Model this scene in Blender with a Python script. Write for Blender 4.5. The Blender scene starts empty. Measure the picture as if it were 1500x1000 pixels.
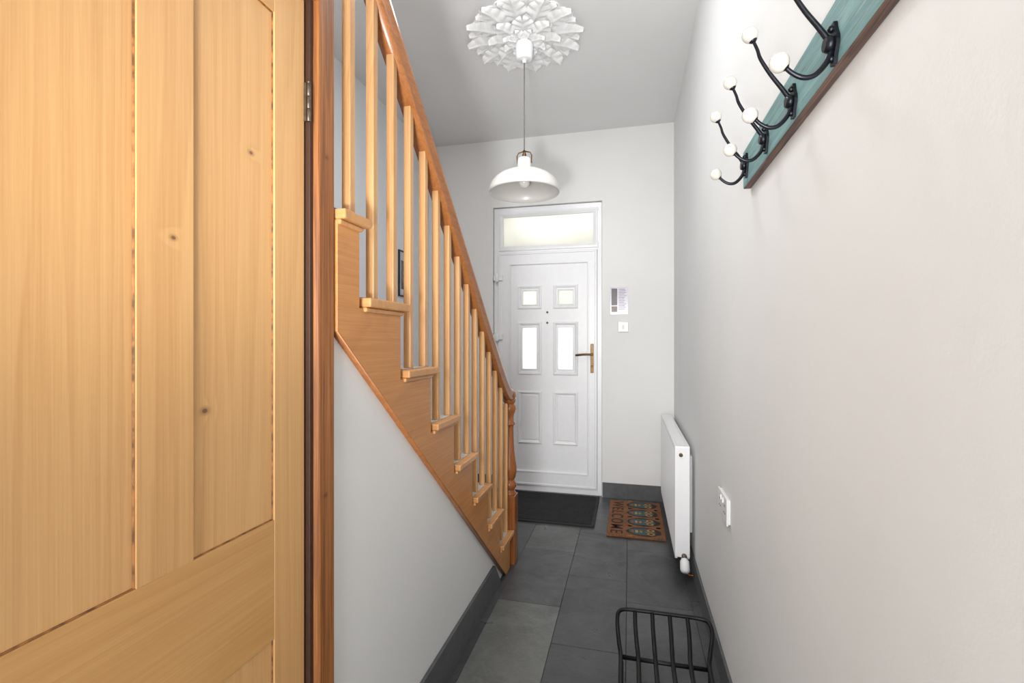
import bpy, bmesh, math, random
from mathutils import Vector, Matrix
random.seed(4)
scene = bpy.context.scene
COL = scene.collection
H = 3.07          # ceiling height
XR = 0.35         # right wall
XL = -1.78        # left wall
XS = -0.685       # stair side plane
YF = 4.06         # front wall

# ------------------------------------------------------------------ helpers
def s2l(c):
    return tuple(((v/255)/12.92 if v/255 <= .04045 else ((v/255+.055)/1.055)**2.4) for v in c)+(1,)

def newmat(name):
    m = bpy.data.materials.new(name); m.use_nodes = True
    nt = m.node_tree
    return m, nt, nt.nodes, nt.links, nt.nodes['Principled BSDF']

def M(nt, op, a, b=None, c=None):
    n = nt.nodes.new('ShaderNodeMath'); n.operation = op
    for i, v in enumerate((a, b, c)):
        if v is None: continue
        if isinstance(v, (int, float)): n.inputs[i].default_value = v
        else: nt.links.new(v, n.inputs[i])
    return n.outputs[0]

def MR(nt, v, a, b, c, d, smooth=False):
    n = nt.nodes.new('ShaderNodeMapRange')
    if smooth: n.interpolation_type = 'SMOOTHSTEP'
    nt.links.new(v, n.inputs[0])
    for i, x in enumerate((a, b, c, d)): n.inputs[i+1].default_value = x
    return n.outputs[0]

def MIX(nt, f, a, b, mode='MIX'):
    n = nt.nodes.new('ShaderNodeMix'); n.data_type = 'RGBA'; n.blend_type = mode
    if isinstance(f, (int, float)): n.inputs[0].default_value = f
    else: nt.links.new(f, n.inputs[0])
    for i, v in ((6, a), (7, b)):
        if isinstance(v, tuple): n.inputs[i].default_value = v
        else: nt.links.new(v, n.inputs[i])
    return n.outputs[2]

def NOISE(nt, vec, scale, detail=2, rough=.5, dist=0):
    n = nt.nodes.new('ShaderNodeTexNoise')
    n.inputs['Scale'].default_value = scale; n.inputs['Detail'].default_value = detail
    n.inputs['Roughness'].default_value = rough; n.inputs['Distortion'].default_value = dist
    nt.links.new(vec, n.inputs['Vector'])
    return n.outputs[0]

def MAP(nt, vec, scale):
    n = nt.nodes.new('ShaderNodeMapping'); n.inputs['Scale'].default_value = scale
    nt.links.new(vec, n.inputs['Vector']); return n.outputs[0]

def BUMP(nt, bsdf, h, strength, dist=.002):
    b = nt.nodes.new('ShaderNodeBump'); b.inputs['Strength'].default_value = strength
    b.inputs['Distance'].default_value = dist
    nt.links.new(h, b.inputs['Height']); nt.links.new(b.outputs[0], bsdf.inputs['Normal'])

def plain(name, rgb, rough=.5, metal=0, nscale=60, var=.06, bump=.05, coat=0):
    m, nt, N, L, B = newmat(name)
    tc = N.new('ShaderNodeTexCoord').outputs['Object']
    n = NOISE(nt, tc, nscale, 3)
    base = s2l(rgb); dk = tuple(v*(1-var*2) for v in base[:3])+(1,)
    L.new(MIX(nt, MR(nt, n, .35, .65, 0, 1), base, dk), B.inputs['Base Color'])
    B.inputs['Roughness'].default_value = rough; B.inputs['Metallic'].default_value = metal
    if coat: B.inputs['Coat Weight'].default_value = coat
    if bump: BUMP(nt, B, n, bump)
    return m

def wallmat(name, rgb, bump=.25):
    m, nt, N, L, B = newmat(name)
    tc = N.new('ShaderNodeTexCoord').outputs['Object']
    big = NOISE(nt, tc, 1.6, 3); fine = NOISE(nt, tc, 260, 3, .6); mid = NOISE(nt, tc, 14, 4, .55)
    base = s2l(rgb); dk = tuple(v*.95 for v in base[:3])+(1,)
    L.new(MIX(nt, MR(nt, big, .3, .7, 0, 1), base, dk), B.inputs['Base Color'])
    B.inputs['Roughness'].default_value = .55
    h = M(nt, 'ADD', M(nt, 'MULTIPLY', fine, .15), mid)
    BUMP(nt, B, h, bump, .005)
    return m

def wood(name, base, dark, axis='Z', contour=9, amt=.6, knots=(), rough=.38, across=7, along=.7, fine=.25):
    m, nt, N, L, B = newmat(name)
    tc = N.new('ShaderNodeTexCoord').outputs['Object']
    oi = N.new('ShaderNodeObjectInfo')
    off = N.new('ShaderNodeVectorMath'); off.operation = 'ADD'
    cmb = N.new('ShaderNodeCombineXYZ')
    r = M(nt, 'MULTIPLY', oi.outputs['Random'], 9.0)
    for i in range(3): L.new(r, cmb.inputs[i])
    L.new(tc, off.inputs[0]); L.new(cmb.outputs[0], off.inputs[1])
    v = off.outputs[0]
    def sc(a, b): return tuple(b if ax == axis else a for ax in 'XYZ')
    n = NOISE(nt, MAP(nt, v, sc(across, along)), 1.0, 2, .45)
    core = None
    for k in knots:
        vm = N.new('ShaderNodeVectorMath'); vm.operation = 'DISTANCE'
        mp = MAP(nt, tc, (1, 1, 1.35))
        L.new(mp, vm.inputs[0]); vm.inputs[1].default_value = (k[0], k[1], k[2]*1.35)
        n = M(nt, 'ADD', n, MR(nt, vm.outputs['Value'], .004, .034*k[3], .04, 0, True))
        halo = MR(nt, vm.outputs['Value'], .004*k[3], .012*k[3], .4, 0, True)
        c = M(nt, 'MAXIMUM', MR(nt, vm.outputs['Value'], .003*k[3], .0065*k[3], .85, 0, True), halo)
        core = c if core is None else M(nt, 'MAXIMUM', core, c)
    w = M(nt, 'FRACT', M(nt, 'MULTIPLY', n, contour*1.0))
    w = M(nt, 'MULTIPLY', M(nt, 'POWER', w, 1.8), MR(nt, w, .86, 1.0, 1, 0, True))
    f = NOISE(nt, MAP(nt, v, sc(420, 5)), 1.0, 4, .65)
    f2 = NOISE(nt, MAP(nt, v, sc(130, 2.0)), 1.0, 3, .6)
    big = NOISE(nt, MAP(nt, v, sc(3.2, .5)), 1.0, 2)
    fac = M(nt, 'ADD', M(nt, 'MULTIPLY', w, amt), M(nt, 'MULTIPLY', MR(nt, f, .35, .7, 0, 1), fine))
    fac = M(nt, 'ADD', fac, MR(nt, f2, .38, .68, 0, fine*.7))
    fac = M(nt, 'ADD', fac, MR(nt, big, .35, .65, 0, .2))
    fac = M(nt, 'MINIMUM', fac, 1.0)
    col = MIX(nt, fac, s2l(base), s2l(dark))
    if core is not None:
        col = MIX(nt, core, col, s2l((98, 58, 30)))
    L.new(col, B.inputs['Base Color'])
    B.inputs['Roughness'].default_value = rough
    BUMP(nt, B, f, .12, .001)
    return m

def box(bm, x0, x1, y0, y1, z0, z1, mi=0):
    vs = [bm.verts.new((x, y, z)) for x in (x0, x1) for y in (y0, y1) for z in (z0, z1)]
    for idx in ((0,1,3,2),(4,6,7,5),(0,4,5,1),(2,3,7,6),(0,2,6,4),(1,5,7,3)):
        f = bm.faces.new([vs[i] for i in idx]); f.material_index = mi
    return vs

def prism(bm, poly, axis, a0, a1, mi=0):
    def P(p, a):
        return {'X': (a, p[0], p[1]), 'Y': (p[0], a, p[1]), 'Z': (p[0], p[1], a)}[axis]
    A = [bm.verts.new(P(p, a0)) for p in poly]; Bv = [bm.verts.new(P(p, a1)) for p in poly]
    n = len(poly)
    fs = [bm.faces.new(A), bm.faces.new(Bv[::-1])]
    for i in range(n):
        fs.append(bm.faces.new((A[i], Bv[i], Bv[(i+1) % n], A[(i+1) % n])))
    for f in fs: f.material_index = mi

def lathe(bm, prof, cx=0, cy=0, seg=32, mi=0, axis='Z', cz=0, cap=True):
    rings = []
    for r, h in prof:
        ring = []
        for i in range(seg):
            a = 2*math.pi*i/seg; c, s = r*math.cos(a), r*math.sin(a)
            p = {'Z': (cx+c, cy+s, cz+h), 'Y': (cx+c, cy+h, cz+s), 'X': (cx+h, cy+c, cz+s)}[axis]
            ring.append(bm.verts.new(p))
        rings.append(ring)
    for a, b in zip(rings[:-1], rings[1:]):
        for i in range(seg):
            f = bm.faces.new((a[i], a[(i+1) % seg], b[(i+1) % seg], b[i])); f.smooth = True; f.material_index = mi
    if cap:
        for rr in (rings[0], rings[-1]):
            f = bm.faces.new(rr); f.material_index = mi
    return rings

def catmull(pts, n=6, closed=False):
    P = [Vector(p) for p in pts]; out = []
    m = len(P)
    rng = range(m if closed else m-1)
    for i in rng:
        p0 = P[(i-1) % m] if closed or i > 0 else P[0]
        p1 = P[i]; p2 = P[(i+1) % m]
        p3 = P[(i+2) % m] if closed or i+2 < m else P[-1]
        for k in range(n):
            t = k/n
            out.append(.5*((2*p1)+(-p0+p2)*t+(2*p0-5*p1+4*p2-p3)*t*t+(-p0+3*p1-3*p2+p3)*t**3))
    if not closed: out.append(P[-1])
    return out

def tube(bm, pts, r, seg=10, mi=0, closed=False, flat=1.0):
    P = [Vector(p) for p in pts]; n = len(P)
    rad = r if isinstance(r, (list, tuple)) else [r]*n
    T = []
    for i in range(n):
        a = P[(i-1) % n] if closed or i > 0 else P[0]
        b = P[(i+1) % n] if closed or i < n-1 else P[-1]
        d = b-a
        T.append(d.normalized() if d.length > 1e-9 else Vector((0, 0, 1)))
    ref = Vector((0, 0, 1)) if abs(T[0].z) < .9 else Vector((1, 0, 0))
    u = (ref-T[0]*ref.dot(T[0])).normalized()
    rings = []
    for i in range(n):
        u = (u-T[i]*u.dot(T[i]))
        u = u.normalized() if u.length > 1e-6 else Vector((1, 0, 0))
        v = T[i].cross(u)
        rings.append([bm.verts.new(P[i]+u*rad[i]*flat*math.cos(2*math.pi*k/seg)+v*rad[i]*math.sin(2*math.pi*k/seg)) for k in range(seg)])
    for i in range(n if closed else n-1):
        a, b = rings[i], rings[(i+1) % n]
        for k in range(seg):
            f = bm.faces.new((a[k], a[(k+1) % seg], b[(k+1) % seg], b[k])); f.smooth = True; f.material_index = mi
    if not closed:
        for rr in (rings[0], rings[-1]):
            f = bm.faces.new(rr); f.material_index = mi

def sweepx(bm, path, prof, mi=0):
    P = [Vector(p) for p in path]; rings = []
    n = len(P)
    for i in range(n):
        d = (P[min(i+1, n-1)]-P[max(i-1, 0)]).normalized()
        up = Vector((1, 0, 0)).cross(d)
        if up.z < 0: up = -up
        rings.append([bm.verts.new(P[i]+Vector((a, 0, 0))+up*b) for a, b in prof])
    m = len(prof)
    for a, b in zip(rings[:-1], rings[1:]):
        for k in range(m):
            f = bm.faces.new((a[k], a[(k+1) % m], b[(k+1) % m], b[k])); f.smooth = True; f.material_index = mi
    bm.faces.new(rings[0]).material_index = mi; bm.faces.new(rings[-1]).material_index = mi

def ring(bm, P, a0, a1, b0, b1, prof, mi=0, fill=False):
    loops = []
    for ins, h in prof:
        loops.append([bm.verts.new(P(a, b, h)) for a, b in ((a0+ins, b0+ins), (a1-ins, b0+ins), (a1-ins, b1-ins), (a0+ins, b1-ins))])
    for A, C in zip(loops[:-1], loops[1:]):
        for k in range(4):
            f = bm.faces.new((A[k], A[(k+1) % 4], C[(k+1) % 4], C[k])); f.material_index = mi
    if fill: bm.faces.new(loops[-1]).material_index = mi

def holes(bm, boxf, a0, a1, b0, b1, hs, mi=0):
    As = sorted({a0, a1, *[h[0] for h in hs], *[h[1] for h in hs]})
    Bs = sorted({b0, b1, *[h[2] for h in hs], *[h[3] for h in hs]})
    for i in range(len(As)-1):
        for j in range(len(Bs)-1):
            ca, cb = (As[i]+As[i+1])/2, (Bs[j]+Bs[j+1])/2
            if any(h[0] < ca < h[1] and h[2] < cb < h[3] for h in hs): continue
            boxf(As[i], As[i+1], Bs[j], Bs[j+1])

def sphere(bm, c, r, mi=0, seg=20, rings=12, sz=1.0):
    res = bmesh.ops.create_uvsphere(bm, u_segments=seg, v_segments=rings, radius=r,
                                    matrix=Matrix.Translation(c) @ Matrix.Diagonal((1, 1, sz, 1)))
    for v in res['verts']:
        for f in v.link_faces: f.smooth = True; f.material_index = mi

def mk(name, bm, mats, parent=None, kind=None, label=None, category=None, bevel=0, group=None, bseg=2):
    bmesh.ops.recalc_face_normals(bm, faces=bm.faces[:])
    me = bpy.data.meshes.new(name); bm.to_mesh(me); bm.free()
    for m in (mats if isinstance(mats, (list, tuple)) else [mats]): me.materials.append(m)
    ob = bpy.data.objects.new(name, me); COL.objects.link(ob)
    if bevel:
        b = ob.modifiers.new('bevel', 'BEVEL'); b.width = bevel; b.segments = bseg; b.limit_method = 'ANGLE'
        b.angle_limit = math.radians(40)
    if parent:
        ob.parent = parent
        ob.matrix_parent_inverse = Matrix.Translation(-parent.location) if parent.type == 'EMPTY' else Matrix()
    if kind: ob['kind'] = kind
    if label: ob['label'] = label
    if category: ob['category'] = category
    if group: ob['group'] = group
    return ob

def empty(name, loc, label, category):
    e = bpy.data.objects.new(name, None); e.location = loc; e.empty_display_size = .1
    COL.objects.link(e); e['label'] = label; e['category'] = category
    return e
nb = bmesh.new

# ------------------------------------------------------------------ materials
m_wall = wallmat('wall_paint', (232, 231, 229), .18)
m_wall_r = wallmat('wall_paint_long', (229, 230, 229), .22)
m_wall_l = wallmat('wall_paint_cool', (224, 226, 230))
m_ceil = wallmat('ceiling_paint', (232, 231, 230), .15)
m_white = plain('white_gloss', (240, 240, 241), .28, nscale=30, var=.01, bump=0)
m_plastic = plain('white_plastic', (234, 234, 234), .3, nscale=30, var=.01, bump=0)
m_plaster = plain('plaster_white', (244, 244, 243), .6, nscale=40, var=.02, bump=.08)
m_black = plain('black_metal', (30, 29, 30), .38, .6, 90, .05)
m_iron = plain('dark_iron', (46, 48, 54), .35, .8, 120, .1, .1)
m_ceramic = plain('ceramic', (208, 202, 193), .12, nscale=10, var=.01, bump=0, coat=.6)
m_brass = plain('brass', (106, 84, 58), .36, 1.0, 60, .1)
m_copper = plain('copper', (150, 100, 76), .4, 1.0, 60, .1)
m_hinge = plain('aged_steel', (120, 108, 96), .4, .8, 80, .15)
m_darkgap = plain('dark_gap', (40, 25, 15), .8)
kn = [(-.700, .767, 1.66, 1.0), (-.6955, .602, 1.463, .9), (-.700, .665, 1.182, 1.3)]
m_pine = wood('pine_vertical', (222, 175, 118), (188, 134, 78), 'Z', 12, .26, kn, .36, 7, .32, .24)
m_pine_h = wood('pine_horizontal', (212, 164, 104), (184, 128, 72), 'Y', 8, .18, (), .36, 8, .5, .24)
m_frame = wood('varnished_frame', (190, 124, 64), (112, 62, 28), 'Z', 5, .3, ((-.672, .96, 1.72, 1.1), (-.672, .955, .95, 1.2)), .5, 9, .5, .65)
m_string = wood('varnished_string', (206, 144, 84), (168, 108, 56), 'Y', 5, .2, (), .34, 6, 2.4, .4)
m_tread = wood('varnished_tread', (206, 152, 98), (168, 114, 66), 'X', 6, .3, (), .3, 9, 1.2, .3)
m_balus = wood('varnished_baluster', (210, 166, 116), (172, 120, 72), 'Z', 8, .3, (), .34, 16, 1.0, .32)
m_rail = wood('varnished_rail', (174, 112, 62), (122, 70, 34), 'Y', 6, .3, (), .28, 14, 1.4, .4)
m_newel = wood('varnished_newel', (160, 94, 48), (112, 62, 30), 'Z', 6, .35, (), .25, 14, 1.2, .3)
m_brownedge = wood('brown_board_edge', (140, 110, 96), (76, 56, 50), 'Y', 6, .4, (), .6, 40, 3, .7)
m_runner = plain('painted_tread_top', (184, 176, 168), .7, nscale=120, var=.15, bump=.3)

# distressed teal paint
m_teal, nt, N, L, B = newmat('distressed_teal_paint')
tc = N.new('ShaderNodeTexCoord').outputs['Object']
g1 = NOISE(nt, MAP(nt, tc, (60, 3, 60)), 1.0, 5, .7); g2 = NOISE(nt, MAP(nt, tc, (240, 10, 240)), 1.0, 4, .7)
c = MIX(nt, MR(nt, g1, .35, .65, 0, 1), s2l((130, 168, 168)), s2l((96, 134, 136)))
c = MIX(nt, MR(nt, g2, .54, .70, 0, .6), c, s2l((92, 90, 84)))
c = MIX(nt, MR(nt, g1, .58, .72, 0, .6), c, s2l((172, 186, 182)))
L.new(c, B.inputs['Base Color']); B.inputs['Roughness'].default_value = .6; BUMP(nt, B, g2, .4, .002)

def slate(name, rgb):
    m, nt, N, L, B = newmat(name)
    tc = N.new('ShaderNodeTexCoord').outputs['Object']
    a = NOISE(nt, tc, 4, 7, .65, 1.2); b = NOISE(nt, tc, 80, 5, .65); c2 = NOISE(nt, tc, 18, 6, .7, .8)
    base = s2l(rgb); dk = tuple(v*.72 for v in base[:3])+(1,); lt = (base[0]*1.3, base[1]*1.31, base[2]*1.28, 1)
    c = MIX(nt, MR(nt, a, .38, .62, 0, 1), base, dk)
    c = MIX(nt, MR(nt, c2, .48, .7, 0, .5), c, lt)
    c = MIX(nt, MR(nt, b, .5, .75, 0, .5), c, lt)
    L.new(c, B.inputs['Base Color'])
    L.new(MR(nt, a, .3, .7, .26, .44), B.inputs['Roughness'])
    BUMP(nt, B, M(nt, 'ADD', M(nt, 'ADD', a, M(nt, 'MULTIPLY', c2, .5)), M(nt, 'MULTIPLY', b, .3)), .5, .005)
    return m
m_slates = [slate('slate_dark', (64, 65, 67)), slate('slate_mid', (73, 74, 75)), slate('slate_grey', (84, 86, 85)), slate('slate_light', (102, 104, 101))]
m_grout = plain('grout', (50, 50, 50), .85)
m_base = plain('tile_skirting', (88, 89, 91), .42, nscale=25, var=.1)

# ------------------------------------------------------------------ room shell
bm = nb()
box(bm, XL-.3, XR+.3, -2.2, YF+.4, -.12, -.003, 4)
cw = .315; ln = .62
offs = {-2: 2.12, -1: 2.33, 0: 2.66, 1: 2.45}
for ci in range(-6, 3):
    xa = -.329+ci*cw
    offy = offs.get(ci, 2.2+.17*ci)
    for ri in range(-8, 4):
        ya = offy+ri*ln; yb = ya+ln
        x0, x1 = max(xa, XL-.1), min(xa+cw, XR+.1); y0, y1 = max(ya, -2.2), min(yb, YF+.1)
        if x1-x0 < .01 or y1-y0 < .01: continue
        mi = random.choice([0, 0, 1, 1, 2])
        if ci == -1 and ri == -1: mi = 3
        if ci == 0 and ri == 0: mi = 0
        box(bm, x0+.0011, x1-.0011, y0+.0011, y1-.0011, -.012, 0, mi)
mk('floor', bm, m_slates+[m_grout], kind='structure', label='dark grey slate tile floor laid in staggered columns', bevel=.0008, bseg=1)

bm = nb(); box(bm, XL-.2, XR+.2, -2.2, YF+.3, H, H+.15)
mk('ceiling', bm, m_ceil, kind='structure', label='matt grey-white plaster ceiling')
bm = nb(); box(bm, XR, XR+.15, -2.2, YF+.3, 0, H)
mk('wall_right', bm, m_wall_r, kind='structure', label='long off-white painted plaster wall')
bm = nb(); box(bm, XL-.15, XL, -2.2, YF+.3, 0, H)
mk('wall_left', bm, m_wall_l, kind='structure', label='white painted wall beside the staircase')
DX0, DX1, DZ = -1.171, -.222, 2.48
bm = nb()
holes(bm, lambda a, b, c, d: box(bm, a, b, YF, YF+.3, c, d), XL, XR, 0, H, [(DX0, DX1, 0, DZ)])
mk('wall_front', bm, m_wall, kind='structure', label='off-white wall around the front door')
bm = nb()
box(bm, -.80, XS+.005, -2.2, .19, 0, H)
box(bm, -.80, XS+.005, .19, .993, 2.15, H)
mk('wall_passage', bm, m_wall, kind='structure', label='white wall holding the pine door')
YB0, ZB0, YB1 = .995, 1.325, 2.58
bm = nb()
prism(bm, [(YB0, 0), (YB1+.03, 0), (YB1+.03, .02), (YB0, ZB0+.03)], 'X', -.745, XS-.003)
mk('wall_understair', bm, m_wall, kind='structure', label='white triangular wall under the staircase')
bm = nb(); prism(bm, [(YB0, 0), (2.50, 0), (2.50-.12, .14), (YB0, .155)], 'X', XS-.002, XS+.011)
mk('baseboard_left', bm, m_base, kind='structure', label='grey tile skirting under the staircase', bevel=.001)
bm = nb(); box(bm, XR-.011, XR, -2.2, YF-.012, 0, .11)
mk('baseboard_right', bm, m_base, kind='structure', label='grey tile skirting along the long wall', bevel=.001)
bm = nb(); box(bm, DX1+.004, XR-.0, YF-.011, YF, 0, .125); box(bm, XL, DX0-.004, YF-.011, YF, 0, .125)
mk('baseboard_front', bm, m_base, kind='structure', label='grey tile skirting beside the front door', bevel=.001)

# ------------------------------------------------------------------ pine door
PX = -.695
bm = nb()
Y0, Y1 = .272, .912
ya, yb, yc, yd = .364, .544, .638, .822
box(bm, PX-.035, PX, Y0, ya, .01, 2.05, 0); box(bm, PX-.035, PX, yd, Y1, .01, 2.05, 0)
for z0, z1 in ((.22, .70), (.94, 1.965)):
    box(bm, PX-.035, PX-.0005, yb, yc, z0, z1, 0)
for z0, z1 in ((.01, .22), (.70, .94), (1.965, 2.05)):
    box(bm, PX-.035, PX-.0005, ya, yd, z0, z1, 1)
for z0, z1 in ((.22, .70), (.94, 1.965)):
    for a, b in ((ya, yb), (yc, yd)):
        box(bm, PX-.028, PX-.0065, a, b, z0, z1, 0)
        PD = lambda p, q, h: (PX-.0065+h, p, q)
        ring(bm, PD, a+.0003, b-.0003, z0+.0003, z1-.0003, [(0, .0005), (0, .0035), (.0012, .0028), (.0020, .0004)], mi=2)
door1 = mk('door_1', bm, [m_pine, m_pine_h, plain('varnish_line', (164, 108, 58), .6, nscale=60, var=.35)], kind='structure', label='stripped honey pine four-panel door', bevel=.0015)
def hinge(z):
    bm = nb()
    for k in range(3):
        lathe(bm, [(.0042, 0), (.005, .001), (.005, .0265), (.0042, .0275)], PX+.009, Y1+.004, 14, 0, cz=z+k*.028)
    lathe(bm, [(.003, 0), (.0045, .003), (.003, .006)], PX+.009, Y1+.004, 14, cz=z+.084)
    box(bm, PX-.001, PX+.006, Y1-.002, Y1+.003, z, z+.084)
    mk('hinge', bm, m_hinge, parent=door1, label='aged steel butt hinge')
hinge(1.784); hinge(.22)
bm = nb()
box(bm, -.80, -.685, .918, .930, 0, 2.06, 1)  # recessed strip coloured dark to stand for shade in the door gap
prof = [(-.80, .930), (-.684, .930), (-.674, .932), (-.672, .936), (-.6715, .985), (-.674, .991), (-.680, .9935), (-.80, .9935)]
prism(bm, prof, 'Z', 0, 2.15)
box(bm, -.80, -.672, .19, .93, 2.06, 2.15); box(bm, -.80, -.672, .19, .268, 0, 2.06)
mk('trim_1', bm, [m_frame, plain('rebate_shade', (64, 36, 20), .6)], kind='structure', label='dark varnished timber frame of the pine door', bevel=.0015)

# ------------------------------------------------------------------ staircase
G, R = .2257, .201
NY, NZ = 2.70, .207
st = empty('staircase', (-1.2, 2.6, 0), 'varnished pine staircase with square balusters and a turned newel post', 'staircase')
def nosline(y): return NZ+(NY-y)*R/G
bm = nb()
pts = [(NY-.03, 0)]
for n in range(8):
    zt = NZ+n*R-.028
    pts.append((NY-.03-n*G, zt))
    ynext = NY-.03-(n+1)*G
    if n == 7: ynext = .995
    pts.append((ynext, zt))
pts.append((.995, ZB0)); pts.append((YB1, 0))
prism(bm, pts, 'X', XS, -.668)
mk('stringer', bm, m_string, parent=st, label='orange varnished cut string board', bevel=.001)
bm = nb()
sweepx(bm, [(-.679, .997, ZB0+.000), (-.679, YB1-.006, .002)], [(.0115*math.cos(a)+.0, .0026*math.sin(a)) for a in [i*math.pi/4 for i in range(8)]])
mk('string_moulding', bm, m_rail, parent=st, label='dark varnished bead')
for n in range(10):
    y = NY-n*G; z = NZ+n*R
    xr = -.648 if n < 8 else -.81
    yb = max(y-G-.01, .996) if n == 7 else y-G-.01
    bm = nb()
    pr = [(yb, z-.024), (y-.014, z-.024), (y-.006, z-.0225), (y-.001, z-.018), (y+.0005, z-.012), (y-.001, z-.006), (y-.006, z-.0015), (y-.014, z), (yb, z)]
    prism(bm, pr, 'X', XL+.012, xr)
    prism(bm, [(yb if n < 8 else y-.05, z-.037), (y-.028, z-.037), (y-.021, z-.031), (y-.018, z-.024), (yb if n < 8 else y-.05, z-.024)], 'X', XL+.012, xr-.012)
    mk('tread', bm, m_tread, parent=st, bevel=.008, bseg=4)
    bm = nb()
    box(bm, XL+.012, -.69 if n < 8 else -.812, y-.045, y-.031, z-R+.001, z-.037)
    mk('riser', bm, m_string, parent=st)
bm = nb()
for n in range(8):
    y = NY-n*G; z = NZ+n*R
    box(bm, XL+.03, -.676, max(y-G, .998), y-.03, z+.0005, z+.003)
mk('stair_covering', bm, m_runner, parent=st, label='worn pale paint on the tread tops')
def baluster_mesh(h):
    bm = nb(); w = .0120; sl = R/G
    vs = [bm.verts.new((x, y, 0)) for x, y in ((-w, -w), (w, -w), (w, w), (-w, w))]
    tp = [bm.verts.new((x, y, h-y*sl)) for x, y in ((-w, -w), (w, -w), (w, w), (-w, w))]
    bm.faces.new(vs); bm.faces.new(tp)
    for i in range(4): bm.faces.new((vs[i], vs[(i+1) % 4], tp[(i+1) % 4], tp[i]))
    return bm
RU = .686
d1, d2 = .045, .158
protos = {}
for n in range(8):
    for d in (d1, d2):
        y = NY-n*G-d
        if y < 1.0: continue
        if d not in protos:
            ob = mk('baluster', baluster_mesh(RU+d*R/G), m_balus, parent=st, bevel=.002)
            protos[d] = ob
        else:
            ob = protos[d].copy(); COL.objects.link(ob)
        ob.matrix_parent_inverse = Matrix.Translation(-st.location)
        ob.location = (-.69, y, NZ+n*R+.003)
        ob['group'] = 'square stair balusters'
bm = nb()
RC = RU+.05
pf = [(-.024, -.036), (.024, -.036), (.027, -.026), (.024, -.012), (.031, .004), (.031, .018), (.022, .031), (.008, .037), (-.008, .037), (-.022, .031), (-.031, .018), (-.031, .004), (-.024, -.012), (-.027, -.026)]
path = [(-.69, y, nosline(y)+RC) for y in (1.0, 1.4, 1.8, 2.2, 2.48)]
yy = [2.56, 2.62, 2.67, 2.715, 2.755]
zz = [1.072, 1.030, 1.004, .990, .985]
path += [(-.69, a, b) for a, b in zip(yy, zz)]
zend = zz[-1]
sweepx(bm, path, pf)
mk('handrail', bm, m_rail, parent=st, label='dark orange varnished moulded handrail')
bm = nb()
sphere(bm, (-.69, 2.76, zend), .036, sz=.95)
mk('handrail_end', bm, m_rail, parent=st)
bm = nb(); nx, ny = -.69, 2.742
box(bm, nx-.043, nx+.043, ny-.043, ny+.043, 0, .40)
lathe(bm, [(.042, .40), (.040, .41), (.032, .42), (.030, .43), (.041, .445), (.043, .46), (.036, .475), (.028, .485), (.036, .50), (.043, .53), (.044, .56), (.038, .60), (.030, .66), (.026, .74), (.024, .79), (.026, .805), (.034, .81), (.034, .82), (.026, .825), (.025, .85), (.028, .87), (.036, .89), (.040, .905), (.036, .92), (.028, .93), (.034, .94), (.038, .95), (.038, .962)], nx, ny, 28)
mk('newel_post', bm, m_newel, parent=st, label='turned dark reddish varnished newel post', bevel=.003)

# ------------------------------------------------------------------ front door
YD = YF+.03
bm = nb()
holes(bm, lambda a, b, c, d: box(bm, a, b, YD, YD+.07, c, d), DX0+.004, DX1-.004, .0, DZ-.004,
      [(-1.130, -.262, .05, 2.08), (-1.105, -.25, 2.14, 2.42)])
mk('trim_2', bm, m_white, kind='structure', label='white plastic front door frame')
Pw = lambda a, b, h: (a, YD-h, b)
bm = nb()
ring(bm, Pw, -1.125, -.255, 2.095, 2.435, [(0, 0), (.003, .012), (.02, .014), (.04, .004), (.045, -.02)])
w1 = mk('window_1', bm, m_white, kind='structure', label='narrow frosted transom window over the front door')

def glowglassmat(name, rgb, em):
    m, nt, N, L, B = newmat(name)
    tc = N.new('ShaderNodeTexCoord').outputs['Object']
    n = NOISE(nt, tc, 3.0, 2)
    col = MIX(nt, MR(nt, n, .35, .65, 0, 1), s2l(rgb), tuple(v*.93 for v in s2l(rgb)[:3])+(1,))
    tr = N.new('ShaderNodeBsdfTranslucent'); L.new(col, tr.inputs[0])
    gl = N.new('ShaderNodeBsdfGlossy'); gl.inputs['Roughness'].default_value = .15
    mx = N.new('ShaderNodeMixShader'); mx.inputs[0].default_value = .06
    L.new(tr.outputs[0], mx.inputs[1]); L.new(gl.outputs[0], mx.inputs[2])
    e = N.new('ShaderNodeEmission'); L.new(col, e.inputs[0]); e.inputs[1].default_value = em  # emission puts a daylight glow into the glass itself
    ad = N.new('ShaderNodeAddShader'); L.new(mx.outputs[0], ad.inputs[0]); L.new(e.outputs[0], ad.inputs[1])
    L.new(ad.outputs[0], N['Material Output'].inputs[0])
    return m
m_glass_t = glowglassmat('frosted_transom_glow', (240, 239, 230), .12)
m_glass = glowglassmat('frosted_glass_glow', (250, 252, 252), .5)
m_glass2 = glowglassmat('frosted_glass_low_glow', (238, 239, 231), .2)
bm = nb(); box(bm, -1.085, -.275, YD+.012, YD+.018, 2.13, 2.40)
mk('glass_pane', bm, m_glass_t, parent=w1, label='pale yellowish frosted glass with added daylight glow')

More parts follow.
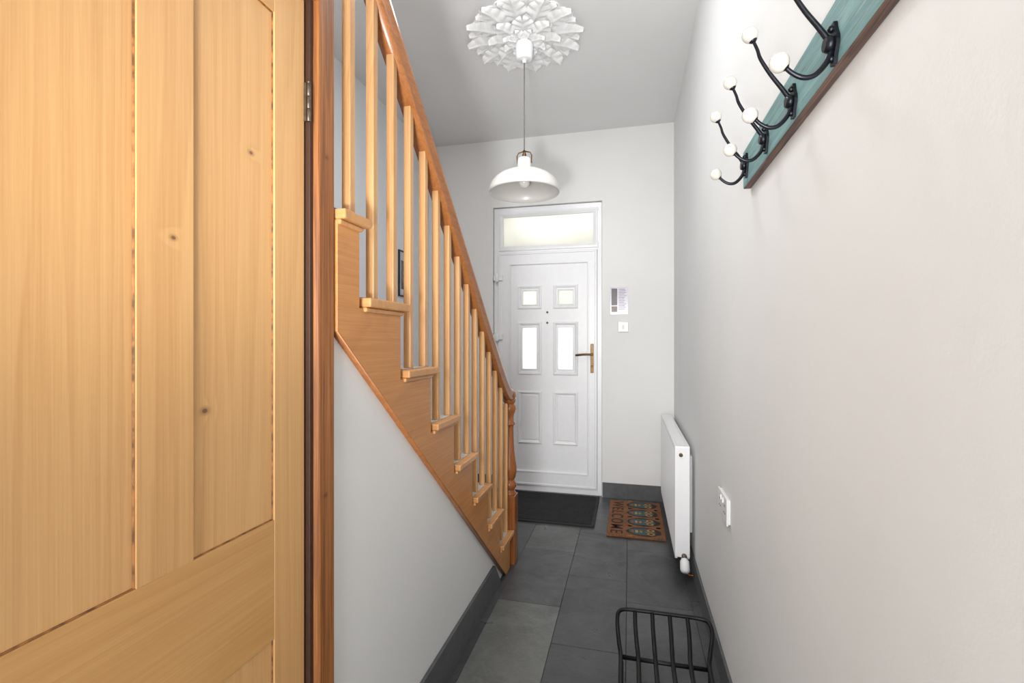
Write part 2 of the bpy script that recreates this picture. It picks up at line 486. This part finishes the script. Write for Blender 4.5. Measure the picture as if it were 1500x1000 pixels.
bm = nb()
LX0, LX1, LZ0, LZ1 = -1.016, -.346, .175, 1.97
fy = YD-.012
holes(bm, lambda a, b, c, d: box(bm, a, b, fy, fy+.06, c, d), -1.128, -.264, .052, 2.078, [(LX0, LX1, LZ0, LZ1)])
P2 = lambda a, b, h: (a, fy-h, b)
ring(bm, P2, -1.128, -.264, .052, 2.078, [(0, 0), (.004, .006), (.016, .006), (.02, 0)])
ring(bm, P2, LX0-.012, LX1+.012, LZ0-.012, LZ1+.012, [(0, 0), (.003, .005), (.009, .005), (.016, -.012)])
gl = []
cxs = (-.846, -.532)
for cx in cxs:
    gl += [(cx-.06, cx+.06, 1.624, 1.741), (cx-.06, cx+.06, 1.065, 1.418)]
py = fy+.012
holes(bm, lambda a, b, c, d: box(bm, a, b, py, py+.035, c, d), LX0, LX1, LZ0, LZ1, gl)
P3 = lambda a, b, h: (a, py-h, b)
mp = [(0, 0), (.004, .012), (.012, .015), (.022, .009), (.03, .0)]
for cx in cxs:
    for z0, z1 in ((1.583, 1.789), (1.01, 1.47), (.411, .87)):
        ring(bm, P3, cx-.107, cx+.107, z0, z1, mp)
    for z0, z1 in ((1.612, 1.753), (1.053, 1.43)):
        ring(bm, P3, cx-.072, cx+.072, z0, z1, [(0, 0), (.003, .010), (.009, .010), (.013, -.01)])
    ring(bm, P3, cx-.075, cx+.075, .443, .838, [(0, 0), (.008, .006), (.012, .006)], fill=True)
door2 = mk('door_2', bm, m_white, kind='structure', label='white plastic six-panel front door with four small panes')
for g in gl:
    bm = nb(); box(bm, g[0]-.002, g[1]+.002, py+.016, py+.020, g[2]-.002, g[3]+.002)
    mk('glass_pane', bm, m_glass if g[3] < 1.5 else m_glass2, parent=door2, label='frosted glass with added daylight glow')
bm = nb()
hx = -.306
box(bm, hx-.013, hx+.013, fy-.010, fy, 1.035, 1.28)
lathe(bm, [(.011, 0), (.011, -.04), (.010, -.045)], hx, fy-.008, 20, axis='Y', cz=1.19)
tube(bm, catmull([(hx, fy-.05, 1.19), (hx-.05, fy-.054, 1.192), (hx-.10, fy-.052, 1.188), (hx-.135, fy-.045, 1.184)], 5), [.009]*16, 10)
lathe(bm, [(.009, 0), (.009, -.006)], hx, fy-.008, 20, axis='Y', cz=1.09)
mk('door_handle', bm, m_brass, parent=door2, label='brass lever handle on a long backplate', bevel=.003)
for z in (1.86, 1.34, .35):
    bm = nb(); box(bm, -1.165, -1.085, fy-.020, fy-.001, z-.024, z+.024)
    lathe(bm, [(.014, -.036), (.014, .036)], -1.132, fy-.028, 16, cz=z)
    mk('hinge', bm, m_white, parent=door2, label='white door hinge', bevel=.003)
for z in (1.553, 1.462):
    bm = nb(); lathe(bm, [(.009, 0), (.009, -.005), (.005, -.006)], -.69, py, 16, axis='Y', cz=z)
    mk('spyhole', bm, m_brass, parent=door2, label='small brass stud')

# ------------------------------------------------------------------ ceiling medallion
bm = nb()
CX, CY = -.588, 2.69
def leaf(ang, r0, r1, W, lift, base, lobes, curl=.018, vamp=.006, notch=.24):
    nu, nv = 72, 8
    ca, sa = math.cos(ang), math.sin(ang); grid = []
    for i in range(nu+1):
        t = i/nu
        env = (math.sin(math.pi*(t**.95*.88+.10)))**.6
        ph = (t*lobes) % 1.0
        lob = math.sin(math.pi*ph)**.6
        row = []
        for j in range(-nv, nv+1):
            s = j/nv; q = abs(s)
            w = W*env*((1-notch)+notch*lob)
            rr = r0+(r1-r0)*t+q**1.2*.030*(1-t*.8)
            y = s*w
            vein = .5-.5*math.cos(2*math.pi*((t*lobes) % 1.0))
            z = base+lift*math.sin(math.pi*min(1, t*.85))*(1-.9*q*q)
            z += vamp*vein*q*env*1.3
            z += .008*max(0, 1-q/.16)*(1-t*.5)
            z += curl*max(0, t-.72)*3.6*(1-q*.5)
            row.append(bm.verts.new((CX+rr*ca-y*sa, CY+rr*sa+y*ca, H-.002-z)))
        grid.append(row)
    for i in range(nu):
        for j in range(2*nv):
            f = bm.faces.new((grid[i][j], grid[i+1][j], grid[i+1][j+1], grid[i][j+1])); f.smooth = True
n = 12
for k in range(n): leaf(2*math.pi*(k+.5)/n, .10, .314, .068, .006, .005, 4)
for k in range(n): leaf(2*math.pi*k/n, .07, .336, .072, .016, .010, 5)
for k in range(8): leaf(2*math.pi*(k+.2)/8, .03, .205, .066, .016, .026, 4)
for k in range(8): leaf(2*math.pi*(k+.7)/8, .02, .125, .042, .010, .044, 3)
rim = []
for i in range(144):
    a = 2*math.pi*i/144; rr = .290+.016*abs(math.cos(12*a))
    rim.append((CX+rr*math.cos(a), CY+rr*math.sin(a)))
prism(bm, rim, 'Z', H-.006, H)
lathe(bm, [(.24, -.006), (.20, -.010), (.10, -.022), (.06, -.045), (.03, -.060)], CX, CY, 48, cz=H)
mk('ceiling_medallion', bm, m_plaster, label='ornate white plaster ceiling rose with acanthus leaves', category='ceiling rose')

# ------------------------------------------------------------------ pendant
pe = empty('pendant_lamp', (CX, CY, H-.055), 'off-white metal dome pendant lamp hanging on a grey cord', 'lamp')
bm = nb(); lathe(bm, [(.048, .02), (.051, 0), (.051, -.030), (.047, -.072), (.042, -.082), (.034, -.085), (.014, -.086), (.011, -.100), (.006, -.102)], CX, CY, 32, cz=H-.066)
mk('ceiling_cup', bm, m_plastic, parent=pe)
bm = nb(); tube(bm, [(CX, CY, H-.163), (CX, CY, 2.40)], .0034, 8)
mk('cord', bm, plain('cord_grey', (110, 107, 104), .7), parent=pe, label='thin grey cord')
zs = 2.155
bm = nb()
outer = [(.203, 0), (.204, .010), (.201, .028), (.192, .052), (.174, .076), (.148, .097), (.115, .113), (.080, .124), (.055, .131), (.044, .138), (.041, .150), (.040, .186), (.037, .196), (.028, .202), (.018, .204)]
inner = [(.016, .198), (.028, .196), (.034, .188), (.036, .140), (.055, .124), (.080, .117), (.113, .106), (.144, .091), (.169, .071), (.187, .048), (.196, .026), (.200, 0)]
rg = lathe(bm, outer+inner, CX, CY, 56, cz=zs, cap=False)
for i in range(56): bm.faces.new((rg[0][i], rg[0][(i+1) % 56], rg[-1][(i+1) % 56], rg[-1][i]))
mk('lamp_shade', bm, plain('shade_enamel', (212, 209, 204), .32, nscale=20, var=.01, bump=0, coat=.2), parent=pe, label='off-white enamel dome shade')
bm = nb()
lathe(bm, [(.010, 0), (.012, .004), (.012, .02), (.008, .03), (.008, .045)], CX, CY, 20, cz=zs+.198)
for s in (-1, 1):
    tube(bm, [(CX+s*.041, CY, zs+.175), (CX+s*.043, CY, zs+.215), (CX+s*.034, CY, zs+.232), (CX, CY, zs+.240)], .0034, 8)
    lathe(bm, [(.007, -.002), (.007, .004)], CX+s*.041, CY, 12, axis='X', cz=zs+.176)
mk('bracket', bm, m_brass, parent=pe, label='brass yoke')
bm = nb(); lathe(bm, [(.013, .13), (.014, .11), (.020, .095), (.030, .072), (.033, .054), (.030, .036), (.018, .022), (.004, .018)], CX, CY, 24, cz=zs+.012)
mk('light_bulb', bm, plain('bulb_opal', (240, 238, 232), .2, bump=0, var=0), parent=pe)

# ------------------------------------------------------------------ coat rack
rk = empty('coat_rack', (XR, 1.0, 1.80), 'teal painted wooden board with black iron coat hooks and white knobs', 'coat rack')
bm = nb()
x0, x1 = XR-.022, XR
z0, z1 = 1.752, 1.862
box(bm, x0, x1, .45, 1.545, z0, z1, 0)
bm.faces.ensure_lookup_table()
for f in bm.faces:
    f.normal_update()
    c = f.calc_center_median()
    if abs(c.z-z0) < 1e-4: f.material_index = 1
mk('board', bm, [m_teal, m_brownedge], parent=rk, label='distressed teal wooden board with brown lower edge', bevel=.004)
def hook_bm():
    bm = nb()
    xb = x0
    pl = []
    for i in range(28):
        a = 2*math.pi*i/28
        pl.append((.0155*math.cos(a)*(1+.18*math.cos(4*a)), 1.79+.036*math.sin(a)*(1+.06*math.cos(6*a))))
    prism(bm, pl, 'X', xb-.006, xb-.0003)
    for z in (1.815, 1.766): sphere(bm, (xb-.007, 0, z), .006, sz=1, seg=12, rings=8)
    lathe(bm, [(.012, 0), (.014, -.006), (.010, -.014)], xb-.004, 0, 16, axis='X', cz=1.79)
    up = catmull([(xb-.006, 0, 1.79), (xb-.016, 0, 1.806), (xb-.026, 0, 1.822), (xb-.046, 0, 1.852), (xb-.064, 0, 1.885), (xb-.070, 0, 1.905), (xb-.078, 0, 1.925)], 5)
    tube(bm, up, [.0052-.0022*i/(len(up)-1) for i in range(len(up))], 10)
    lo = catmull([(xb-.006, 0, 1.785), (xb-.014, 0, 1.762), (xb-.030, 0, 1.744), (xb-.046, 0, 1.741), (xb-.062, 0, 1.749), (xb-.075, 0, 1.762)], 5)
    tube(bm, lo, [.0052-.0016*i/(len(lo)-1) for i in range(len(lo))], 10)
    d = (Vector(up[-1])-Vector(up[-3])).normalized()
    tube(bm, [up[-1]-d*.004, up[-1], up[-1]+d*.004], [.004, .0085, .006], 12)
    d = (Vector(lo[-1])-Vector(lo[-3])).normalized()
    tube(bm, [lo[-1]-d*.004, lo[-1], lo[-1]+d*.004], [.004, .0085, .006], 12)
    return bm
hk0 = None
for y, dz in ((1.49, .014), (1.287, .006), (1.085, 0), (.885, -.004)):
    if hk0 is None:
        hk = mk('coat_hook', hook_bm(), m_iron, parent=rk, label='black iron double hook')
        kn1 = []
        for cx, cz in ((x0-.084, 1.938), (x0-.084, 1.771)):
            bm = nb(); sphere(bm, (cx, 0, cz), .0158, seg=28, rings=18)
            k = mk('knob', bm, m_ceramic, parent=hk, label='round white ceramic knob'); kn1.append(k)
        hk0 = hk
    else:
        hk = hk0.copy(); COL.objects.link(hk)
        for k in kn1:
            k2 = k.copy(); COL.objects.link(k2); k2.parent = hk
    hk.matrix_parent_inverse = Matrix.Translation(-rk.location)
    hk.location = (0, y, dz)

# ------------------------------------------------------------------ radiator
ra = empty('radiator', (XR-.06, 3.38, 0), 'white panel radiator mounted low on the wall', 'radiator')
bm = nb()
ry0, ry1, rz0, rz1, rx0, rx1 = 2.79, 3.98, .10, .72, .245, .322
npan = 34
yy = ry0+.02; pts = [(rx0, ry0)]
dy = (ry1-ry0-.04)/npan
for k in range(npan):
    a = yy+k*dy
    pts += [(rx0, a), (rx0+.006, a+dy*.2), (rx0+.006, a+dy*.45), (rx0, a+dy*.65)]
pts += [(rx0, ry1), (rx0+.014, ry1), (rx0+.014, ry0)]
prism(bm, pts, 'Z', rz0+.02, rz1-.03)
box(bm, rx0, rx0+.014, ry0, ry1, rz0, rz0+.02); box(bm, rx0, rx0+.014, ry0, ry1, rz1-.03, rz1-.004)
box(bm, rx1-.014, rx1, ry0, ry1, rz0, rz1-.004)
for k in range(40):
    a = ry0+.02+k*(ry1-ry0-.04)/40
    box(bm, rx0+.014, rx1-.014, a, a+.006, rz0+.03, rz1-.02)
mk('body', bm, m_white, parent=ra, bevel=.0015, bseg=1)
for a, b in ((ry0-.010, ry0), (ry1, ry1+.010)):
    bm = nb(); box(bm, rx0-.001, rx1+.001, a, b, rz0+.01, rz1)
    mk('side_panel', bm, m_white, parent=ra, bevel=.0048, bseg=4)
bm = nb()
holes(bm, lambda a, b, c, d: box(bm, a, b, c, d, rz1-.003, rz1+.001), rx0, rx1, ry0, ry1,
      [(rx0+.016, rx1-.016, ry0+.03+k*.019, ry0+.043+k*.019) for k in range(60)])
mk('grille', bm, m_white, parent=ra)
bm = nb(); lathe(bm, [(.010, 0), (.010, -.008), (.005, -.009)], rx0+.03, ry0-.010, 16, axis='Y', cz=rz1-.045)
mk('bleed_plug', bm, m_brass, parent=ra)
bm = nb()
vx = rx1-.03; vz = rz0+.02
lathe(bm, [(.012, 0), (.014, -.004), (.014, -.03), (.009, -.035)], vx, ry0-.003, 18, axis='Y', cz=vz, mi=1)
rot0 = len(bm.verts)
lathe(bm, [(.014, .01), (.018, 0), (.024, -.008), (.025, -.03), (.0255, -.05), (.022, -.062), (.012, -.068)], 0, 0, 24, mi=0)
bm.verts.ensure_lookup_table()
mt = Matrix.Translation((vx, ry0-.03, vz-.012)) @ Matrix.Rotation(math.radians(-38), 4, 'X')
for v in bm.verts[rot0:]: v.co = mt @ v.co
mk('thermostat_valve', bm, [m_plastic, m_hinge], parent=ra, label='white ribbed thermostatic valve')
bm = nb()
tube(bm, catmull([(vx, ry0-.022, vz-.005), (vx+.004, ry0-.03, .05), (vx+.02, ry0-.04, .035), (XR-.013, ry0-.05, .035)], 5), .0065, 12)
mk('pipe', bm, m_copper, parent=ra, label='copper supply pipe')
for y in (ry0+.15, ry1-.15):
    bm = nb(); box(bm, rx1, XR-.0005, y-.02, y+.02, rz0+.1, rz1-.08)
    mk('wall_bracket', bm, m_white, parent=ra)

# ------------------------------------------------------------------ electrics
s = empty('wall_socket', (XR, 1.93, .69), 'white double electrical socket on the wall', 'socket')
bm = nb(); ya, yb, za, zb = 1.835, 2.005, .640, .736
box(bm, XR-.008, XR, ya+.004, yb-.004, za+.004, zb-.004)
box(bm, XR-.014, XR-.008, ya, yb, za, zb)
mk('body', bm, m_plastic, parent=s, bevel=.0025)
for c in (ya+.04, yb-.04):
    for p in ((c-.004, c+.004, .698, .706), (c-.014, c-.006, .674, .679), (c+.006, c+.014, .674, .679)):
        bm = nb(); box(bm, XR-.0145, XR-.0135, *p)
        mk('pin_slot', bm, m_darkgap, parent=s, label='dark pin slot')
for c in (ya+.066, yb-.066):
    bm = nb(); prism(bm, [(XR-.014, c-.006), (XR-.0185, c-.006), (XR-.0145, c+.006), (XR-.014, c+.006)], 'Z', .706, .724)
    mk('rocker_switch', bm, m_plastic, parent=s)
s = empty('light_switch', (-.05, YF, 1.42), 'white square light switch beside the front door', 'switch')
bm = nb(); box(bm, -.093, -.007, YF-.012, YF-.0005, 1.378, 1.464); mk('plate', bm, m_plastic, parent=s, bevel=.004)
bm = nb(); prism(bm, [(YF-.012, 1.405), (YF-.017, 1.405), (YF-.0125, 1.437), (YF-.012, 1.437)], 'X', -.058, -.042)
mk('rocker', bm, m_plastic, parent=s)

# notice
bm = nb()
box(bm, -.155, -.012, YF-.003, YF, 1.525, 1.752, 0)
box(bm, -.145, -.098, YF-.0034, YF-.0029, 1.60, 1.74, 1)
box(bm, -.145, -.098, YF-.0034, YF-.0029, 1.545, 1.592, 2)
for k in range(13):
    z = 1.73-k*.0135
    box(bm, -.088, -.088+random.uniform(.045, .065), YF-.0034, YF-.0029, z, z+.004, 3)
mk('notice', bm, [plain('laminated_paper', (206, 200, 216), .2, bump=0), plain('photo_dark', (66, 48, 54), .3, nscale=70, var=.4, bump=0),
   plain('photo_tan', (110, 84, 78), .3, nscale=60, var=.3, bump=0), plain('ink', (110, 108, 120), .5, bump=0)],
   label='laminated information sheet with photos pinned on the wall', category='notice')

# ------------------------------------------------------------------ picture on the stair wall
m_fr = plain('black_frame', (24, 24, 26), .35)
m_photo = plain('grey_print', (120, 122, 128), .25, nscale=9, var=.4, bump=0)
y0, y1, z0, z1 = 3.46, 3.68, 1.66, 2.03
e = empty('picture_frame', (XL, (y0+y1)/2, z0), 'thin black framed photograph hung on the stair wall', 'picture')
PL = lambda a, b, h: (XL+h, a, b)
bm = nb(); ring(bm, PL, y0, y1, z0, z1, [(0, .0005), (0, .012), (.002, .014), (.010, .014), (.012, .012), (.012, .006)])
mk('frame', bm, m_fr, parent=e)
bm = nb(); box(bm, XL+.002, XL+.006, y0+.012, y1-.012, z0+.012, z1-.012, 0)
box(bm, XL+.0055, XL+.0068, y0+.04, y1-.04, z0+.06, z1-.08, 1)
mk('print', bm, [plain('mount_board', (196, 200, 206), .4), m_photo], parent=e)

# ------------------------------------------------------------------ mats
def matmat(name, rgb, rgb2, sc=400):
    m, nt, N, L, B = newmat(name)
    tc = N.new('ShaderNodeTexCoord').outputs['Object']
    n = NOISE(nt, tc, sc, 3, .7); b = NOISE(nt, tc, 9, 3)
    f = M(nt, 'ADD', MR(nt, n, .4, .62, 0, 1), MR(nt, b, .3, .7, -.2, .2))
    L.new(MIX(nt, f, s2l(rgb), s2l(rgb2)), B.inputs['Base Color']); B.inputs['Roughness'].default_value = .95
    BUMP(nt, B, n, .9, .006)
    return m
bm = nb(); box(bm, -1.02, -.24, 3.37, 4.03, .0005, .011, 1)
nx_, ny_ = 70, 58
gr = [[bm.verts.new((-1.0+.74*i/nx_, 3.39+.62*j/ny_, .011+(.005 if 0 < i < nx_ and 0 < j < ny_ else 0)+random.uniform(-.0015, .0015))) for j in range(ny_+1)] for i in range(nx_+1)]
for i in range(nx_):
    for j in range(ny_): bm.faces.new((gr[i][j], gr[i+1][j], gr[i+1][j+1], gr[i][j+1]))
mk('doormat', bm, [matmat('charcoal_pile', (16, 16, 17), (42, 42, 44), 180), plain('mat_rubber', (26, 26, 27), .7)],
   label='charcoal ribbed barrier mat in front of the front door', category='doormat')

wm = empty('doormat', (.045, 3.6, 0), 'brown coir welcome mat with colourful bird pattern by the radiator', 'doormat')
ma = matmat('coir', (150, 98, 62), (94, 60, 40), 140)
bm = nb(); box(bm, -.15, .235, 3.25, 3.97, .0005, .014)
mk('mat_body', bm, ma, parent=wm, bevel=.004)
bm = nb()
def ell(cx, cy, rx, ry, z, mi, n=20):
    f = bm.faces.new([bm.verts.new((cx+rx*math.cos(2*math.pi*i/n)*random.uniform(.92, 1.05), cy+ry*math.sin(2*math.pi*i/n)*random.uniform(.92, 1.05), z)) for i in range(n)]); f.material_index = mi
for k in range(4):
    cy = 3.345+k*.178; cx = .095
    ell(cx, cy, .115, .076, .0146, 0)
    ell(cx-.01, cy, .092, .058, .0148, 1)
    for q in range(3):
        ell(cx-.075+q*.028, cy, .010, .026-.004*abs(q-1), .0150, (2, 3, 5)[q])
    for s in (-1, 1):
        ell(cx+.045, cy+s*.030, .026, .024, .0150, 3); ell(cx+.045, cy+s*.030, .017, .016, .0152, 5); ell(cx+.045, cy+s*.030, .011, .010, .0154, 4)
        ell(cx-.09, cy+.089*s, .018, .010, .0147, 5); ell(cx+.10, cy+.089*s, .016, .012, .0147, 1)
    ell(cx+.02, cy, .012, .007, .0156, 5)
mk('bird_pattern', bm, [matmat('p_black', (62, 50, 42), (38, 30, 28), 140), matmat('p_teal', (72, 104, 106), (50, 70, 74), 140), matmat('p_rust', (166, 90, 54), (122, 64, 40), 140),
   matmat('p_cream', (180, 150, 100), (140, 112, 72), 140), matmat('p_dk', (34, 30, 28), (22, 20, 20)), matmat('p_orange', (184, 128, 62), (140, 92, 44), 140)], parent=wm,
   label='dark teal, rust and cream bird motifs')
cu = bpy.data.curves.new('t', 'FONT'); cu.body = 'WELCOME'; cu.size = .118; cu.extrude = .0006; cu.align_x = 'CENTER'; cu.align_y = 'CENTER'
cu.space_character = 1.22; cu.offset = .0005
to = bpy.data.objects.new('t', cu); COL.objects.link(to)
dg = bpy.context.evaluated_depsgraph_get(); dg.update()
tme = bpy.data.meshes.new_from_object(to.evaluated_get(dg)); bpy.data.objects.remove(to)
tme.transform(Matrix.Translation((-.090, 3.61, .0148)) @ Matrix.Rotation(math.radians(-90), 4, 'Z'))
tme.materials.clear(); tme.materials.append(matmat('letter_dark', (70, 46, 34), (46, 32, 26), 140))
lo = bpy.data.objects.new('lettering', tme); COL.objects.link(lo); lo.parent = wm
lo.matrix_parent_inverse = Matrix.Translation(-wm.location); lo['label'] = 'dark lettering reading WELCOME'

# ------------------------------------------------------------------ shoe rack
sr = empty('shoe_rack', (.13, 1.7, 0), 'black metal slatted shoe rack standing on the slate floor', 'shoe rack')
XA, XB = -.048, .315
bm = nb()
lp = [(-.03, 1.34, .10), (-.03, 1.60, .10), (-.032, 1.86, .10), (-.040, 1.93, .115), (XA, 2.0, .150), (XA+.004, 2.045, .170), (XA+.03, 2.062, .176),
      (.05, 2.065, .177), (.13, 2.065, .177), (.21, 2.065, .177), (XB-.03, 2.062, .176), (XB-.004, 2.045, .170), (XB, 2.0, .150), (.296, 1.93, .115), (.285, 1.86, .10), (.283, 1.60, .10), (.283, 1.34, .10)]
tube(bm, catmull(lp, 5), .0082, 10)
tube(bm, [(-.03, 1.34, .10), (.283, 1.34, .10)], .008, 10)
tube(bm, [(-.034, 1.875, .095), (.288, 1.875, .095)], .008, 10)
for y in (1.40, 1.84):
    for x in (-.03, .283): tube(bm, [(x, y, .10), (x, y, .001)], .008, 10)
mk('frame', bm, m_black, parent=sr)
for k in range(4):
    x = .033+k*.0623
    bm = nb()
    xt = .13+(x-.13)*1.10
    tube(bm, catmull([(x, 1.34, .10), (x, 1.6, .10), (x, 1.86, .10), ((x+xt)/2, 1.93, .120), (xt, 2.0, .150), (xt, 2.060, .177)], 4), .0082, 8, flat=.5)
    mk('slat', bm, m_black, parent=sr)

# ------------------------------------------------------------------ lights
w = bpy.data.worlds.new('world'); scene.world = w; w.use_nodes = True
w.node_tree.nodes['Background'].inputs[0].default_value = (.96, .975, 1, 1)
w.node_tree.nodes['Background'].inputs[1].default_value = 1.4
def area(name, loc, target, sx, sy, power, col=(1, 1, 1)):
    l = bpy.data.lights.new(name, 'AREA'); l.shape = 'RECTANGLE'; l.size = sx; l.size_y = sy; l.energy = power; l.color = col
    o = bpy.data.objects.new(name, l); o.location = loc
    o.rotation_euler = (Vector(target)-Vector(loc)).to_track_quat('-Z', 'Y').to_euler(); COL.objects.link(o)
def spot(name, loc, target, ang, power, col=(1, 1, 1), rad=.35):
    l = bpy.data.lights.new(name, 'SPOT'); l.spot_size = math.radians(ang); l.spot_blend = 1; l.energy = power; l.color = col
    l.shadow_soft_size = rad
    o = bpy.data.objects.new(name, l); o.location = loc
    o.rotation_euler = (Vector(target)-Vector(loc)).to_track_quat('-Z', 'Y').to_euler(); COL.objects.link(o)
area('rear_fill', (-.3, -1.7, 1.0), (0, 2.4, .9), .7, 1.9, 48, (.965, .985, 1))  # added fill behind the camera to brighten the near walls
area('hall_fill', (-.48, 1.85, 3.03), (-.30, 2.3, 0), .35, .9, 19, (.99, .995, 1))  # added fill under the ceiling, out of view, lifting walls and floor
area('stairwell_fill', (-1.25, 1.3, 3.03), (-1.2, 2.0, 0), .7, .7, 15, (.96, .98, 1))  # added out-of-view fill brightening the stair side
spot('ceiling_wash', (-.2, -.6, .9), (-.45, 2.7, 3.07), 55, 215, (.99, .995, 1), .12)  # added spot behind the camera that lifts the ceiling brightness
spot('far_wash', (-.2, -1.0, 1.6), (-.2, 4.0, 1.1), 42, 220, (1, .985, .96))  # added spot behind the camera, brightens the far wall and front door

cam = bpy.data.cameras.new('camera'); cam.lens = 16.8; cam.sensor_width = 36; cam.clip_start = .02
co = bpy.data.objects.new('camera', cam); co.location = (0, 0, 1.3)
co.rotation_euler = (math.radians(90), 0, math.atan(172/700)); COL.objects.link(co)
scene.camera = co
try:
    scene.view_settings.view_transform = 'Standard'; scene.view_settings.look = 'None'
except Exception: pass
